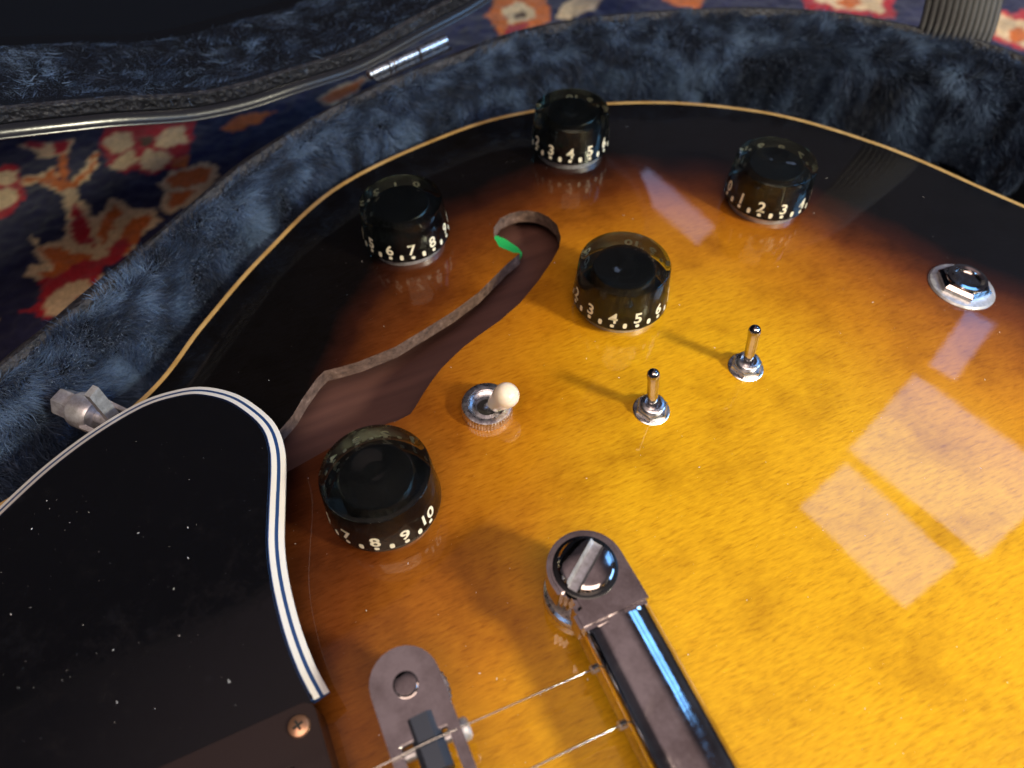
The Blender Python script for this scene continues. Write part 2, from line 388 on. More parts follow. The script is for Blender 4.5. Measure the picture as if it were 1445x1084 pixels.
# the sprayed burst reaches further in beside the waist than round the tail
da = da - 20*np.clip((50-aa)/90, 0, 1)*np.clip(np.abs(ll)/60, 0, 1)
da = da-44*np.clip((85-aa)/115, 0, 1)*np.clip((da-42)/60, 0, 1)  # orange light towards the neck, painted into the burst colour
da = da-9*np.clip((aa-110)/70, 0, 1)
a_.data.foreach_set('value', (da/130).astype(np.float32))
link('top', me, M['top'], guitar, label='yellow to black sunburst arched top with fine grain')
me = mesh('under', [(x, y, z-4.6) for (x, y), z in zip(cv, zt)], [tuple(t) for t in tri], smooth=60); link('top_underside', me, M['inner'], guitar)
for P in (FHd, FHbd):
    n = len(P); z = zs(P[:, 0], P[:, 1])
    vs = [(x, y, q) for (x, y), q in zip(P, z)]+[(x, y, q-4.6) for (x, y), q in zip(P, z)]
    link('f_hole_edge', mesh('fe', vs, [(i, (i+1) % n, n+(i+1) % n, n+i) for i in range(n)], 50), M['cut'], guitar, label='pale raw cut edge of the f-hole')
# binding: a strip let into the rim
n = len(OUT); rows = []
zo = zs(OUT[:, 0], OUT[:, 1])
O1, O2, O3 = offset_in(OUT, 2.0), offset_in(OUT, 1.2), offset_in(OUT, .25)
for P, dz in ((O1, -1.5), (O1, .10), (O2, .16), (O3, -.05), (OUT, -.7), (OUT, -7), (O1, -7)):
    rows.append([(x, y, z+dz) for (x, y), z in zip(P, zo)])
vs = sum(rows, []); R = len(rows)
fs = [(r*n+i, r*n+(i+1) % n, ((r+1) % R)*n+(i+1) % n, ((r+1) % R)*n+i) for r in range(R) for i in range(n)]
link('binding', mesh('binding', vs, fs, 50), M['binding'], guitar, label='yellowed binding strip round the edge of the top')
# ribs and back
P = offset_in(OUT, .5); vs = [(x, y, z-6.5) for (x, y), z in zip(P, zo)]+[(x, y, -44) for x, y in P]+[(x, y, -46) for x, y in offset_in(OUT, 3)]
fs = [(r*n+i, r*n+(i+1) % n, (r+1)*n+(i+1) % n, (r+1)*n+i) for r in range(2) for i in range(n)]+[tuple(2*n+i for i in range(n))]
link('rib_and_back', mesh('rib', vs, fs, 50), M['side'], guitar)
# inner wood shelf seen through the f-hole
vs, fs = [], []
pl = [BL(a, l) for a, l in ((-120, 185), (-120, 20), (150, 20), (150, 190))]
ip = resample(offset_in(OUT, 6), 6); zz = -3.5
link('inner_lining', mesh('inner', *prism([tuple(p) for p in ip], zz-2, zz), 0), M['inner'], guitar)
gz = surf(715, 345)[2]
gp = [un(*p, gz-5.4) for p in [(690, 331), (700, 333), (713, 338), (731, 350), (737, 358), (728, 372), (696, 362), (686, 345)]]
link('green_insert', mesh('green', *prism([(p[0], p[1]) for p in gp], gz-6.6, gz-5.2), 0), M['green'], guitar, label='bright green piece under the hooked end of the f-hole')

# ------------------------------------------------------------------ control knobs
KH, KB, RB, RT = 12.2, 3.5, 12.7, 11.75
def side_r(z): return RB+(RT-RB)*(z-KB)/KH
bodyp = [(0.01, KB), (10.6, KB), (RB-.25, KB), (RB, KB+.25), (side_r(KB+4), KB+4), (side_r(KB+KH-.55), KB+KH-.55), (RT-.15, KB+KH-.12), (RT-.5, KB+KH), (10.5, KB+KH), (2.6, KB+KH), (2.4, KB+KH-.06), (2.1, KB+KH), (.01, KB+KH)]
K_body = mesh('knob_body', *lathe(bodyp, 96, False), 30, world=False)
corep = [(.01, KB+.15), (12.3, KB+.15), (12.3, KB+.35), (8.6, KB+1.0), (8.2, KB+KH-2.6), (7.8, KB+KH-2.2), (.01, KB+KH-2.2)]
K_core = mesh('knob_core', *lathe(corep, 64, False), 30, world=False)
K_wash = mesh('washer', *lathe([(.01, 0), (10.2, -.2), (10.6, .2), (10.8, 2.6), (10.4, 2.9), (7, 3.0), (.01, 3.0)], 48, False), 30, world=False)
K_nut = mesh('nut', *lathe([(7.0, 2.8), (7.0, 3.5), (6.4, 3.7)], 6), 20, world=False)
def glyph(txt, h):
    c = bpy.data.curves.new('t', 'FONT'); c.body = txt; c.align_x = 'CENTER'; c.size = 1; c.offset = .022; c.resolution_u = 3
    o = bpy.data.objects.new('t', c); me = o.to_mesh(); vs = np.array([tuple(v.co) for v in me.vertices]); fs = [tuple(p.vertices) for p in me.polygons]
    o.to_mesh_clear(); bpy.data.objects.remove(o); bpy.data.curves.remove(c)
    y0, y1 = vs[:, 1].min(), vs[:, 1].max(); s = h/(y1-y0); vs[:, 1] -= y0; vs[:, 0] -= (vs[:, 0].min()+vs[:, 0].max())/2
    return vs[:, 0]*s, vs[:, 1]*s, fs
VS, FS = [], []; NUM_OFF = .03
def wrap(xs, ys, fs, ang, zb):
    o = len(VS)
    for x, y in zip(xs, ys):
        r = side_r(zb+y)+NUM_OFF; a = -math.pi/2+ang+x/RB; VS.append((r*math.cos(a), r*math.sin(a), zb+y))
    FS.extend(tuple(i+o for i in f) for f in fs)
for NUM_OFF in (.03, -.06):
  for i in range(11):
    xs, ys, fs = glyph(str(i), 3.5); wrap(xs*1.02, ys, fs, math.radians(30*i), KB+2.5)
  for i in range(22):
    ang = math.radians(15*i) - (0 if i < 22 else 0); ww, hh, zb = (.55, 1.05, KB+1.05) if i % 2 == 0 else (.55, 1.8, KB+1.0)
    if i == 21: continue
    t = np.linspace(0, 2*math.pi, 13)[:-1]
    xs = ww*np.sign(np.cos(t))*np.abs(np.cos(t))**.7; ys = hh/2+hh/2*np.sign(np.sin(t))*np.abs(np.sin(t))**.7
    wrap(xs, ys, [tuple(range(12))], ang, zb)
K_num = mesh('numerals', VS, FS, 0, world=False)
knobs = [((531, 667), 8.0, 'black speed knob beside the pickguard, facing eight'), ((567, 284), 6.5, 'black speed knob by the hooked f-hole end near the dark rim'),
         ((808, 155), 4.1, 'black speed knob close to the binding'), ((1097, 228), 2.75, 'black speed knob nearest the output jack'), ((883, 372), 4.5, 'black speed knob above the two toggle switches')]
for (px, py), num, lab in knobs:
    x, y, z = surf(px, py, KB+KH)
    nn = normal(x, y); nn = (nn+Vector((0, 0, 1.6))).normalized()
    mw = Matrix.Translation(W3(x, y, z)) @ nn.to_track_quat('Z', 'Y').to_matrix().to_4x4()
    q = (mw.to_3x3() @ Vector((0, -1, 0))); spin = math.atan2(q.x, -q.y)
    mw = mw @ Matrix.Rotation(-spin-math.radians(30*num), 4, 'Z')
    kb = link('control_knob', K_body, M['acrylic'], guitar, mw, label=lab)
    co = link('core', K_core, M['core'], kb, mw); nm = link('numerals', K_num, M['numeral'], kb, mw)
    kb.cycles.is_caustics_caster = True; nm.cycles.is_caustics_receiver = True; co.cycles.is_caustics_receiver = True
    link('washer', K_wash, M['zinc'], kb, mw); link('nut', K_nut, M['nickel'], kb, mw)

# ------------------------------------------------------------------ toggles, selector, jack
hexp = lambda r: r
def mini_toggle(px, py, lean, lab, rot):
    x, y, z = surf(px, py); nn = normal(x, y)
    mw = Matrix.Translation(W3(x, y, z)) @ Matrix.Rotation(rot, 4, 'Z')
    nut = mesh('nut', *lathe([(3.9, -.1), (4.0, .5), (4.0, 1.6), (3.7, 1.95), (2.9, 2.0)], 6), 25, world=False)
    p = link('toggle_switch', nut, M['nickel'], guitar, mw, label=lab)
    wa = mesh('washer', *lathe([(4.45, -.3), (4.45, .25), (4.2, .4)], 40), 30, world=False); link('washer', wa, M['nickel'], p, mw)
    pr = [(2.95, .5)]+[(2.95+(.0 if i % 2 else -.16), 2.0+i*.16) for i in range(8)]+[(2.6, 3.35), (2.0, 3.4), (1.8, 2.4)]
    bu = mesh('bushing', *lathe(pr, 40, True), 30, world=False); link('bushing', bu, M['nickel'], p, mw)
    lp_ = [(1.25, 0), (1.25, 3), (1.42, 12.2), (1.52, 13.2), (1.4, 13.9), (1.0, 14.45), (.5, 14.7), (.01, 14.75)]
    tilt = Matrix.Rotation(-rot, 4, 'Z') @ Vector(lean).to_track_quat('Z', 'Y').to_matrix().to_4x4()
    lv = mesh('lever', *xf(lathe(lp_, 24), Matrix.Translation((0, 0, 1.8)) @ tilt), 40, world=False); link('lever', lv, M['chrome'], p, mw)
mini_toggle(919, 579, (-.14, .0, 1), 'small bat toggle switch beside the selector', .3)
mini_toggle(1052, 519, (-.13, .0, 1), 'small bat toggle switch on the jack side', .15)

x, y, z = surf(687, 571, 2.5); mw = Matrix.Translation(W3(x, y, z))
kn = lathe([(5.6, -.2), (6.2, .1), (6.25, .5), (6.25, 2.5), (6.0, 3.0), (5.5, 3.15), (4.6, 3.1), (4.3, 2.7), (4.2, 2.0), (3.6, 1.7), (2.7, 1.9), (2.4, 1.4), (2.3, .4)], 144, True,
           lambda k, r, z: (1-.032*(k % 3 == 0)) if (r > 6.1) else 1)
p = link('selector_switch', mesh('selector_nut', *kn, 25, world=False), M['nickel'], guitar, mw, label='cream-tipped pickup selector with knurled nut')
d = Vector((.62, -.10, 1)).normalized(); tl = d.to_track_quat('Z', 'Y').to_matrix().to_4x4()
link('bore', mesh('bore', *lathe([(2.9, .6), (2.9, 1.2)], 32), 0, world=False), M['dark'], p, mw)
link('lever', mesh('lever', *xf(lathe([(1.5, 0), (1.5, 5.0)], 24), tl), 40, world=False), M['nickel'], p, mw)
tp = [(1.5, 3.6), (2.0, 3.7), (2.15, 4.1), (2.6, 6.2), (3.0, 8.0), (3.15, 9.0), (3.0, 10.0), (2.5, 10.9), (1.6, 11.5), (.7, 11.75), (.01, 11.8)]
link('switch_tip', mesh('tip', *xf(lathe(tp, 40), tl), 50, world=False), M['cream'], p, mw)

x, y, z = surf(1360, 400, 1.5); nn = normal(x, y)
mw = Matrix.Translation(W3(x, y, z)) @ nn.to_track_quat('Z', 'Y').to_matrix().to_4x4()
p = link('output_jack', mesh('jack_washer', *lathe([(9.0, -.3), (9.1, .2), (8.7, .7), (7.2, 1.0), (5, 1.1)], 64), 30, world=False), M['zinc'], guitar, mw, label='chrome output jack with hex nut set in the top')
link('nut', mesh('jn', *lathe([(7.4, .9), (7.4, 2.2), (6.4, 3.0)], 6), 20, world=False), M['chrome'], p, mw)
link('socket', mesh('js', *lathe([(5.6, 1.0), (5.6, 3.4), (5.3, 3.8), (4.4, 3.95), (3.7, 3.6), (3.5, 2.8), (3.3, 1.0)], 48), 30, world=False), M['chrome'], p, mw)
link('bore', mesh('jb', *lathe([(3.45, 1.2), (3.45, 2.9)], 32), 0, world=False), M['dark'], p, mw)

# ------------------------------------------------------------------ pickguard, bracket
PZ = 20.5
pg_px = [(-60, 775), (0, 715.5), (66, 655.7), (133, 606), (199, 567.6), (249, 551), (289, 546.7), (332, 556), (365.4, 576), (388.7, 599), (400, 626), (403.7, 659), (402, 720), (401.4, 770), (408, 821), (423, 881), (443, 935), (465, 977)]
edge = catmull([un(x, y, PZ-1.6)[:2] for x, y in pg_px], 6)
corner = un(443, 984, PZ-1.6)[:2]
ca_, cl_ = toBL(*corner)
rest = [BL(ca_, cl_), BL(ca_-1, cl_-2), BL(ca_-45, cl_-2), BL(ca_-45, cl_-20), BL(ca_-100, cl_-24), BL(ca_-150, cl_-6), BL(ca_-150, cl_+40)]
PG = np.vstack([edge, np.array(rest)])
ne = len(edge)
A = .5*np.sum(PG[:, 0]*np.roll(PG[:, 1], -1)-PG[:, 1]*np.roll(PG[:, 0], -1))
t = np.gradient(edge, axis=0); nrm = np.c_[-t[:, 1], t[:, 0]]; nrm /= np.hypot(*nrm.T)[:, None]
if A < 0: nrm = -nrm
def bandpts(d): return np.vstack([edge+nrm*d, np.array(rest)])
def pgband(d0, z0, d1, z1):
    P0, P1 = edge+nrm*d0, edge+nrm*d1; k = len(P0)
    vs = [(*p, z0) for p in P0]+[(*p, z1) for p in P1]
    return mesh('b', vs, [(i, i+1, k+i+1, k+i) for i in range(k-1)], 40)
pm = mesh('pickguard', *prism([tuple(p) for p in bandpts(3.0)], PZ-2.6, PZ), 30)
pg = link('pickguard', pm, M['pickguard'], guitar, label='glossy black pickguard with white and black edge stripes')
steps = [(0, PZ-2.05, 0, PZ-1.45, 'white_ply'), (0, PZ-1.45, 1.05, PZ-1.0, 'white_ply'), (1.05, PZ-1.0, 1.75, PZ-.70, 'black_ply'), (1.75, PZ-.70, 2.8, PZ-.22, 'white_ply'), (2.8, PZ-.22, 3.3, PZ+.02, 'black_ply')]
for d0, z0, d1, z1, mm_ in steps: link('edge_ply', pgband(d0, z0, d1, z1), M[mm_], pg)
k = len(edge); vs = [(*p, PZ-2.05) for p in edge]+[(*p, PZ-2.05) for p in edge+nrm*3.2]
link('edge_ply', mesh('u', vs, [(i, i+1, k+i+1, k+i) for i in range(k-1)], 0), M['black_ply'], pg)
# bracket: hex cap, collar, forked arms and threaded rod reaching in under the pickguard
p0, p1 = un(92, 568, 8), un(185, 607, 8)
ax = Vector(p1-p0); ax.z = 0; ax.normalize()
mw = Matrix.Translation(W3(*p0)) @ ax.to_track_quat('Z', 'Y').to_matrix().to_4x4()
br = link('pickguard_bracket', mesh('collar', *lathe([(3.0, 4.0), (4.3, 4.2), (4.6, 5.2), (4.6, 9.5), (4.2, 10.2), (2.4, 10.2)], 40), 30, world=False), M['zinc'], guitar, mw, label='dull metal pickguard bracket with hex cap and threaded rod')
link('hex_cap', mesh('hex', *lathe([(2.6, -1.6), (3.5, -1.2), (3.7, -.4), (3.7, 4.2)], 6), 20, world=False), M['zinc'], br, mw)
link('threaded_rod', mesh('rod', *lathe([(1.45+.22*(i % 2), 9+i*.32) for i in range(70)], 20), 80, world=False), M['zinc'], br, mw)
for s in (-1, 1):
    arm = [(s*4.5, -2.4, 9.0), (s*4.5, 2.4, 9.0), (s*3.2, 2.4, 9.0), (s*3.2, -2.4, 9.0)]
    vs = arm+[(s*4.3, -1.6, 15), (s*4.3, 1.6, 15), (s*3.3, 1.6, 15), (s*3.3, -1.6, 15)]+[(s*3.9, -.8, 26), (s*3.9, .8, 26), (s*3.2, .8, 26), (s*3.2, -.8, 26)]
    fs = [(0, 1, 2, 3), (8, 9, 10, 11)]+[(r*4+i, r*4+(i+1) % 4, r*4+4+(i+1) % 4, r*4+4+i) for r in range(2) for i in range(4)]
    rr = Matrix.Rotation(.2, 4, 'Z'); link('fork_arm', bevel_mesh(mesh('arm', *xf((vs, fs), rr), 0, world=False), .3), M['zinc'], br, mw)
link('stay', mesh('stay', *box(0, 0, 17, 3, 30, 1.6), 0, world=False), M['zinc'], br, mw)

# ------------------------------------------------------------------ bridge, tailpiece, strings, pickup
FRM = Matrix(((ca, -sa, 0, 0), (sa, ca, 0, 0), (0, 0, 1, 0), (0, 0, 0, 1)))
def bl_matrix(a, l, z): x, y = BL(a, l); return Matrix.Translation(W3(x, y, z)) @ FRM      # local x: a, local y: l
def stadium(hw, l0, l1, n=14):
    return [(hw*math.cos(t), l1+hw*math.sin(t)) for t in np.linspace(0, math.pi, n)]+[(hw*math.cos(t), l0+hw*math.sin(t)) for t in np.linspace(math.pi, 2*math.pi, n)]
ab, lb = toBL(*un(572, 965, 29)[:2]); zsf = zs(*BL(ab, 30))
mwb = bl_matrix(ab, 0, zsf)
BT = 28.3-zsf; lpost = lb
out = stadium(6.2, -lpost-.6, lpost+.6); inn = [(4.1, lpost-9), (-4.1, lpost-9), (-4.1, -lpost+9), (4.1, -lpost+9)]
def plate_with_slot(out, inn, z0, z1):
    bm = bmesh.new()
    vs = [Vector(p) for p in out]+[Vector(p) for p in inn]; no = len(out)
    ed = [(i, (i+1) % no) for i in range(no)]+[(no+i, no+(i+1) % 4) for i in range(4)]
    v2, _, f2, *_ = geometry.delaunay_2d_cdt(vs, ed, [], 0, 1e-5)
    v2 = [tuple(v) for v in v2]; c = np.array([np.mean([v2[i] for i in f], axis=0) for f in f2])
    ok = inside(out, c[:, 0], c[:, 1]) & ~inside(inn, c[:, 0], c[:, 1])
    f2 = [f for f, o in zip(f2, ok) if o]; n = len(v2)
    V_ = [(x, y, z0) for x, y in v2]+[(x, y, z1) for x, y in v2]
    F_ = [tuple(f)[::-1] for f in f2]+[tuple(i+n for i in f) for f in f2]
    for loop, base in ((out, 0), (inn, no)):
        k = len(loop); F_ += [(base+i, base+(i+1) % k, n+base+(i+1) % k, n+base+i) for i in range(k)]
    return V_, F_
bridge = link('bridge', bevel_mesh(mesh('bridge', *plate_with_slot(out, inn, BT-6.5, BT), 0, world=False), 1.0, 4), M['chrome'], guitar, mwb, label='chrome tune-o-matic style bridge with sliding saddles')
for s in (1, -1):
    mp = mwb @ Matrix.Translation((0, s*lpost*.001, 0))
    link('post', mesh('post', *lathe([(1.9, -3), (1.9, BT-.2), (2.15, BT), (2.2, BT+.5), (1.95, BT+.8), (1.2, BT+.92), (.01, BT+.95)], 32), 40, world=False), M['chrome'], bridge, mp)
    link('thumbwheel', mesh('wheel', *lathe([(6.8, 2.5), (7.2, 2.8), (7.2, 4.0), (6.8, 4.3)], 80, True, lambda k, r, z: 1-.03*(k % 2) if r > 7 else 1), 25, world=False), M['nickel'], bridge, mp)
at_, lt_ = toBL(*un(826, 800, 29)[:2]); zst = zs(*BL(at_, 30))
SP = 10.35; L1 = toBL(*un(837, 939, 26)[:2])[1]; ls = [L1-SP*i for i in range(6)]
for i, l in enumerate(ls):
    prof = [(-2.7, BT-5.9), (-2.7, BT-.6), (-1.7, BT+.9), (1.2, BT+1.1), (2.5, BT-.6), (2.5, BT-5.9)]
    def sad(y0, y1):
        k = 6; vs = [(x, y0, z) for x, z in prof]+[(x, y1, z) for x, z in prof]
        return vs, [tuple(range(k)), tuple(range(k, 2*k))[::-1]]+[(j, (j+1) % k, k+(j+1) % k, k+j) for j in range(k)]
    notch = [(-2.7, BT-5.9), (-2.7, BT-.9), (-1.7, BT+.3), (1.2, BT+.45), (2.5, BT-.9), (2.5, BT-5.9)]
    k = 6; nv = ([(x, l-.35, z) for x, z in notch]+[(x, l+.35, z) for x, z in notch], [tuple(range(k)), tuple(range(k, 2*k))[::-1]]+[(j, (j+1) % k, k+(j+1) % k, k+j) for j in range(k)])
    dxs = .5-1.0*(i % 3)*.5
    S = xf(join(sad(l+.35, l+4.6), sad(l-4.6, l-.35), nv), Matrix.Translation((dxs, 0, 0)))
    sd = link('saddle', mesh('saddle', *S, 0, world=False), M['saddle'], bridge, mwb)
    scr = xf(lathe([(1.0, 0), (1.0, 11.5)], 14), Matrix.Translation((-4.6, l, BT-3.2)) @ Matrix.Rotation(math.pi/2, 4, 'Y'))
    hd = xf(lathe([(1.9, 0), (2.0, .3), (2.0, 1.1), (1.5, 1.6)], 20), Matrix.Translation((6.0, l, BT-3.2)) @ Matrix.Rotation(math.pi/2, 4, 'Y'))
    link('saddle_screw', mesh('ss', *join(scr, hd), 30, world=False), M['zinc'], bridge, mwb)
# tailpiece
mwt = bl_matrix(at_, 0, zst); TT = 28.6-zst
secs = []
prof = [(-6.2, TT-9), (-6.6, TT-5.5), (-6.0, TT-2.8), (-4.4, TT-1.1), (-1.6, TT-.35), (2.0, TT-.35), (5.2, TT-1.3), (7.2, TT-3.2), (7.9, TT-6), (7.0, TT-9.6), (0, TT-10.6)]
prof = [tuple(p) for p in catmull(prof, 3, True)]
lE = lt_-9.6; LS = np.linspace(-lE, lE, 25); kk = len(prof)
vs = [(x+1.0, l, z-.55*(1-(l/lE)**2)*0) for l in LS for x, z in prof]
fs = [(i*kk+j, i*kk+(j+1) % kk, (i+1)*kk+(j+1) % kk, (i+1)*kk+j) for i in range(len(LS)-1) for j in range(kk)]+[tuple(range(kk))[::-1], tuple((len(LS)-1)*kk+j for j in range(kk))]
tailp = link('stop_tailpiece', mesh('tail', vs, fs, 50, world=False), M['chrome'], guitar, mwt, label='chrome stop-bar tailpiece with slotted studs')
for s in (1, -1):
    o_ = [(7.6*math.cos(t), 7.6*math.sin(t)) for t in np.linspace(0, math.pi, 22)]
    o_ = [(7.9, -10.6)]+o_+[(-7.2, -3.2), (-5.2, -3.4), (-5.2, -6.2), (-6.6, -6.6), (-6.4, -10.6)]
    o_ = [(x+.3, y) for x, y in o_]
    if s < 0: o_ = [(x, -y) for x, y in o_][::-1]
    ml = mwt @ Matrix.Translation((0, s*lt_*.001, 0))
    link('lug', bevel_mesh(mesh('lug', *prism(o_, TT-7.5, TT+.4), 0, world=False), 1.1, 4), M['chrome'], tailp, ml)
    st_ = link('stud', mesh('stud', *lathe([(4.0, -3), (4.0, TT-7), (5.6, TT-6.5), (5.6, TT-1.0), (5.3, TT-.6), (5.3, TT+.62), (5.3, TT+1.6), (5.0, TT+2.1), (4.4, TT+2.35), (.01, TT+2.55)], 48), 30, world=False), M['chrome'], tailp, ml)
    link('recess_shade', mesh('recess_shade', *lathe([(6.25, TT+.38), (6.1, TT+.47), (5.2, TT+.43)], 48, False), 40, world=False), M['core'], tailp, ml)  # dark ring laid on the lug, painting the shade of the stud gap
    # slot in the stud head: cut with a real groove
    bm = bmesh.new(); bm.from_mesh(st_.data); ang = math.radians(-55)
    for off in (-1.45, 1.45):
        nrm_ = Vector((math.cos(ang), math.sin(ang), 0)); bmesh.ops.bisect_plane(bm, geom=bm.verts[:]+bm.edges[:]+bm.faces[:], plane_co=nrm_*off*.001, plane_no=nrm_)
    bmesh.ops.delete(bm, geom=[f for f in bm.faces if abs(f.calc_center_median().dot(nrm_)) < .0014 and f.calc_center_median().z > (TT+.63)*.001], context='FACES')
    bm.to_mesh(st_.data); bm.free()
    tdir = Vector((-math.sin(ang), math.cos(ang), 0))
    c1, c2 = nrm_*.85, tdir*5.25
    zt0, zt1 = TT+2.45, TT+.6
    q = [tuple(c1*a1+c2*a2+Vector((0, 0, zq))) for zq in (zt1,) for a1, a2 in ((-1, -1), (1, -1), (1, 1), (-1, 1))]
    q2 = [tuple(c1*a1*1.7+c2*a2*(.93)+Vector((0, 0, zt0-.12))) for a1, a2 in ((-1, -1), (1, -1), (1, 1), (-1, 1))]
    link('slot', mesh('slot', q+q2, [(0, 1, 2, 3), (3, 0, 4, 7)], 0, world=False), M['zinc'], st_, ml)
    link('slot_wall_shade', mesh('slot_wall_shade', q+q2, [(1, 2, 6, 5)], 0, world=False), M['core'], st_, ml)  # one wall in black: the shade in the groove is painted
    link('stud_collar', mesh('collar', *lathe([(7.2, -.6), (7.4, .2), (7.4, 2.8), (6.8, 3.4), (4, 3.5)], 48), 30, world=False), M['nickel'], tailp, ml)
# strings
for i, l in enumerate(ls):
    r = (.15, .19, .24, .36, .47, .58)[i]
    P = [(*BL(at_-1.5, l), 21.8), (*BL(at_-6.0, l), 22.6), (*BL(ab+1, l), 28.3+.65+r), (*BL(ab-.5, l), 28.3+.65+r), (*BL(ab-120, l*.9), 31), (*BL(ab-460, l*.7), 33)]
    link('string', mesh('string', *tube(P, r, 8), 60), M['string'], guitar)
    P = [(*BL(at_-6.5, l), 22.6), (*BL(at_-5.0, l), 22.3)]
    link('ball_ferrule', mesh('ferrule', *tube(P, .8, 12), 40), M['zinc'], tailp)
    P = [(*BL(at_-6.2, l), 23.6), (*BL(at_-4.0, l), 24.8), (*BL(at_-2.8, l), 26.2)]
    link('string_wrap', mesh('wrap', *tube(P, .55, 10), 60), M['string'], tailp)
# pickup with its mounting ring
rx, ry, _ = un(443, 987, 19.0); ra, rl = toBL(rx, ry)
def rrect(x0, x1, y0, y1, r, n=5):
    o = []
    for cx, cy, a0 in ((x1-r, y1-r, 0), (x0+r, y1-r, 90), (x0+r, y0+r, 180), (x1-r, y0+r, 270)):
        for t in np.linspace(math.radians(a0), math.radians(a0+90), n): o.append((cx+r*math.cos(t), cy+r*math.sin(t)))
    return o
mr = bl_matrix(ra, 0, 0)
ringp = rrect(-46, 0, -rl, rl, 2.2)
ringi = [(-43+37, rl-9.5), (-43, rl-9.5), (-43, -rl+9.5), (-6, -rl+9.5)]
ring = link('pickup_ring', bevel_mesh(mesh('ring', *plate_with_slot(ringp, ringi, 10.5, 20.6), 0, world=False), .6, 2), M['ring'], guitar, mr, label='brownish black pickup mounting ring with copper corner screws')
sx, sy, _ = un(422, 1025, 20.6); sa_, sl_ = toBL(sx, sy)
for a, l in ((sa_-ra, sl_), (-43.5, sl_), (sa_-ra, -sl_), (-43.5, -sl_)):
    ms = mr @ Matrix.Translation((a*.001, l*.001, .0206))
    sc = link('screw', mesh('screw', *lathe([(1.9, -.4), (2.0, .1), (1.8, .55), (1.1, .85), (.01, .95)], 32), 40, world=False), M['gold_screw'], ring, ms)
    cr = join(xf(box(0, 0, .78, 1.9, .42, .5), Matrix.Rotation(.25, 4, 'Z')), xf(box(0, 0, .76, .42, 1.9, .5), Matrix.Rotation(.25, 4, 'Z')))
    link('cross_slot', mesh('cross', *cr, 0, world=False), M['dark'], sc, ms)
pk = link('pickup', bevel_mesh(mesh('pickup', *prism(rrect(-42.4, -6.6, -rl+10.2, rl-10.2, 2), 9, 24), 0, world=False), .9, 3), M['nickel'], guitar, mr, label='nickel covered pickup in its ring')
for i in range(6):
    mp = mr @ Matrix.Translation((-.0125, ls[i]*.97*.001, .024))
    link('pole_screw', mesh('pole', *lathe([(2.3, -.5), (2.3, .4), (1.8, .7), (.01, .8)], 24), 30, world=False), M['zinc'], pk, mp)
# neck, off to the lower left
nk = [(-170, 20), (-480, 22)]
fb = prism([BL(-165, 26), BL(-165, -26), BL(-480, -23), BL(-480, 23)], 20, 26); link('fingerboard', mesh('fb', *fb, 0), M['side'], guitar)
fb = prism([BL(-210, 25), BL(-210, -25), BL(-480, -22), BL(-480, 22)], -6, 20); link('neck', bevel_mesh(mesh('nk', *fb, 0), 8, 4), M['side'], guitar)

# ------------------------------------------------------------------ the case
ZR = 16.0
in_px = [(-90, 596), (0, 527.8), (66, 475), (133, 423), (202.6, 360), (250, 318), (299, 275.7), (350, 236), (398.7, 202.7), (440, 177), (480, 154.5), (530, 131), (580, 110), (679, 72), (779, 42), (870, 28), (960, 21.6), (1045, 18), (1128, 21), (1205, 29), (1282, 43.6), (1370, 62), (1445, 88), (1530, 125)]
out_px = [(-90, 570), (0, 499.5), (50, 464), (110, 412), (172, 362), (210, 331), (249, 299), (315.6, 240), (370, 202), (398.7, 185), (440, 163), (480, 140), (523, 117), (613, 82), (712.6, 44), (812, 23), (880, 15), (960, 10), (1045, 9), (1128, 12), (1200, 19), (1262, 30), (1330, 44), (1396, 60), (1445, 75), (1530, 108)]
IN = [tuple(un(*p, ZR)[:2]) for p in in_px]; OU = [tuple(un(*p, ZR)[:2]) for p in out_px]
def close_case(pts, off):
    """off-frame part of the rim, round the bass side and the neck"""
    r = [(262+off+14, 60), (278+off, -20), (262+off, -100), (200+off*.5, -185-off), (100, -232-off), (0, -222-off), (-90, -180-off), (-180, -165-off), (-250-off, -130-off), (-300, -75-off), (-500, -70-off), (-520-off, 0), (-500, 70+off), (-300, 75+off), (-250-off, 130+off), (-180, 165+off), (-110, 158+off)]
    return list(pts)+[BL(*p) for p in r]
INL = resample(catmull(close_case(IN, 6), 8, True), 3.0)
OUL0 = catmull(close_case(OU, 12), 8, True)
# pair each inner point with the nearest outer one so that both loops run together
D = ((INL[:, None, :]-OUL0[None])**2).sum(2); j = D.argmin(1); OUL = OUL0[j]
for _ in range(3): OUL = (np.roll(OUL, 1, 0)+2*OUL+np.roll(OUL, -1, 0))/4
nI = len(INL)
dirn = INL-OUL; wid = np.hypot(*dirn.T); dirn /= wid[:, None]
def sweep(rows, smooth=60, tf=None, closed=False):
    n = len(rows[0]); vs = [tuple(v) for r in rows for v in r]
    if tf: vs = [tf(v) for v in vs]
    R = len(rows); rr = R if closed else R-1
    return mesh('sweep', vs, [(r*n+i, r*n+(i+1) % n, ((r+1) % R)*n+(i+1) % n, ((r+1) % R)*n+i) for r in range(rr) for i in range(n)], smooth)
def row(base, d, z): return [(x+ux*d, y+uy*d, z) for (x, y), (ux, uy) in zip(base, dirn)]
case = empty('guitar_case', *BL(0, 0), -62, label='open black guitar case lined with dark blue plush, its lid tipped back', category='guitar case')
shell_rows = [row(OUL, -2, -62), row(OUL, -2, -10), row(OUL, -1.2, 4), row(OUL, .0, ZR-2.2), row(OUL, .6, ZR-.7), row(OUL, 1.6, ZR), row(INL, -2.2, ZR+.2), row(INL, -1.3, ZR+1.5), row(INL, .0, ZR+1.6), row(INL, 1.2, ZR-.4), row(INL, 1.0, ZR-3)]
shell_me = sweep(shell_rows)
link('shell', shell_me, M['tolex'], case, label='black leatherette case shell with worn rim')
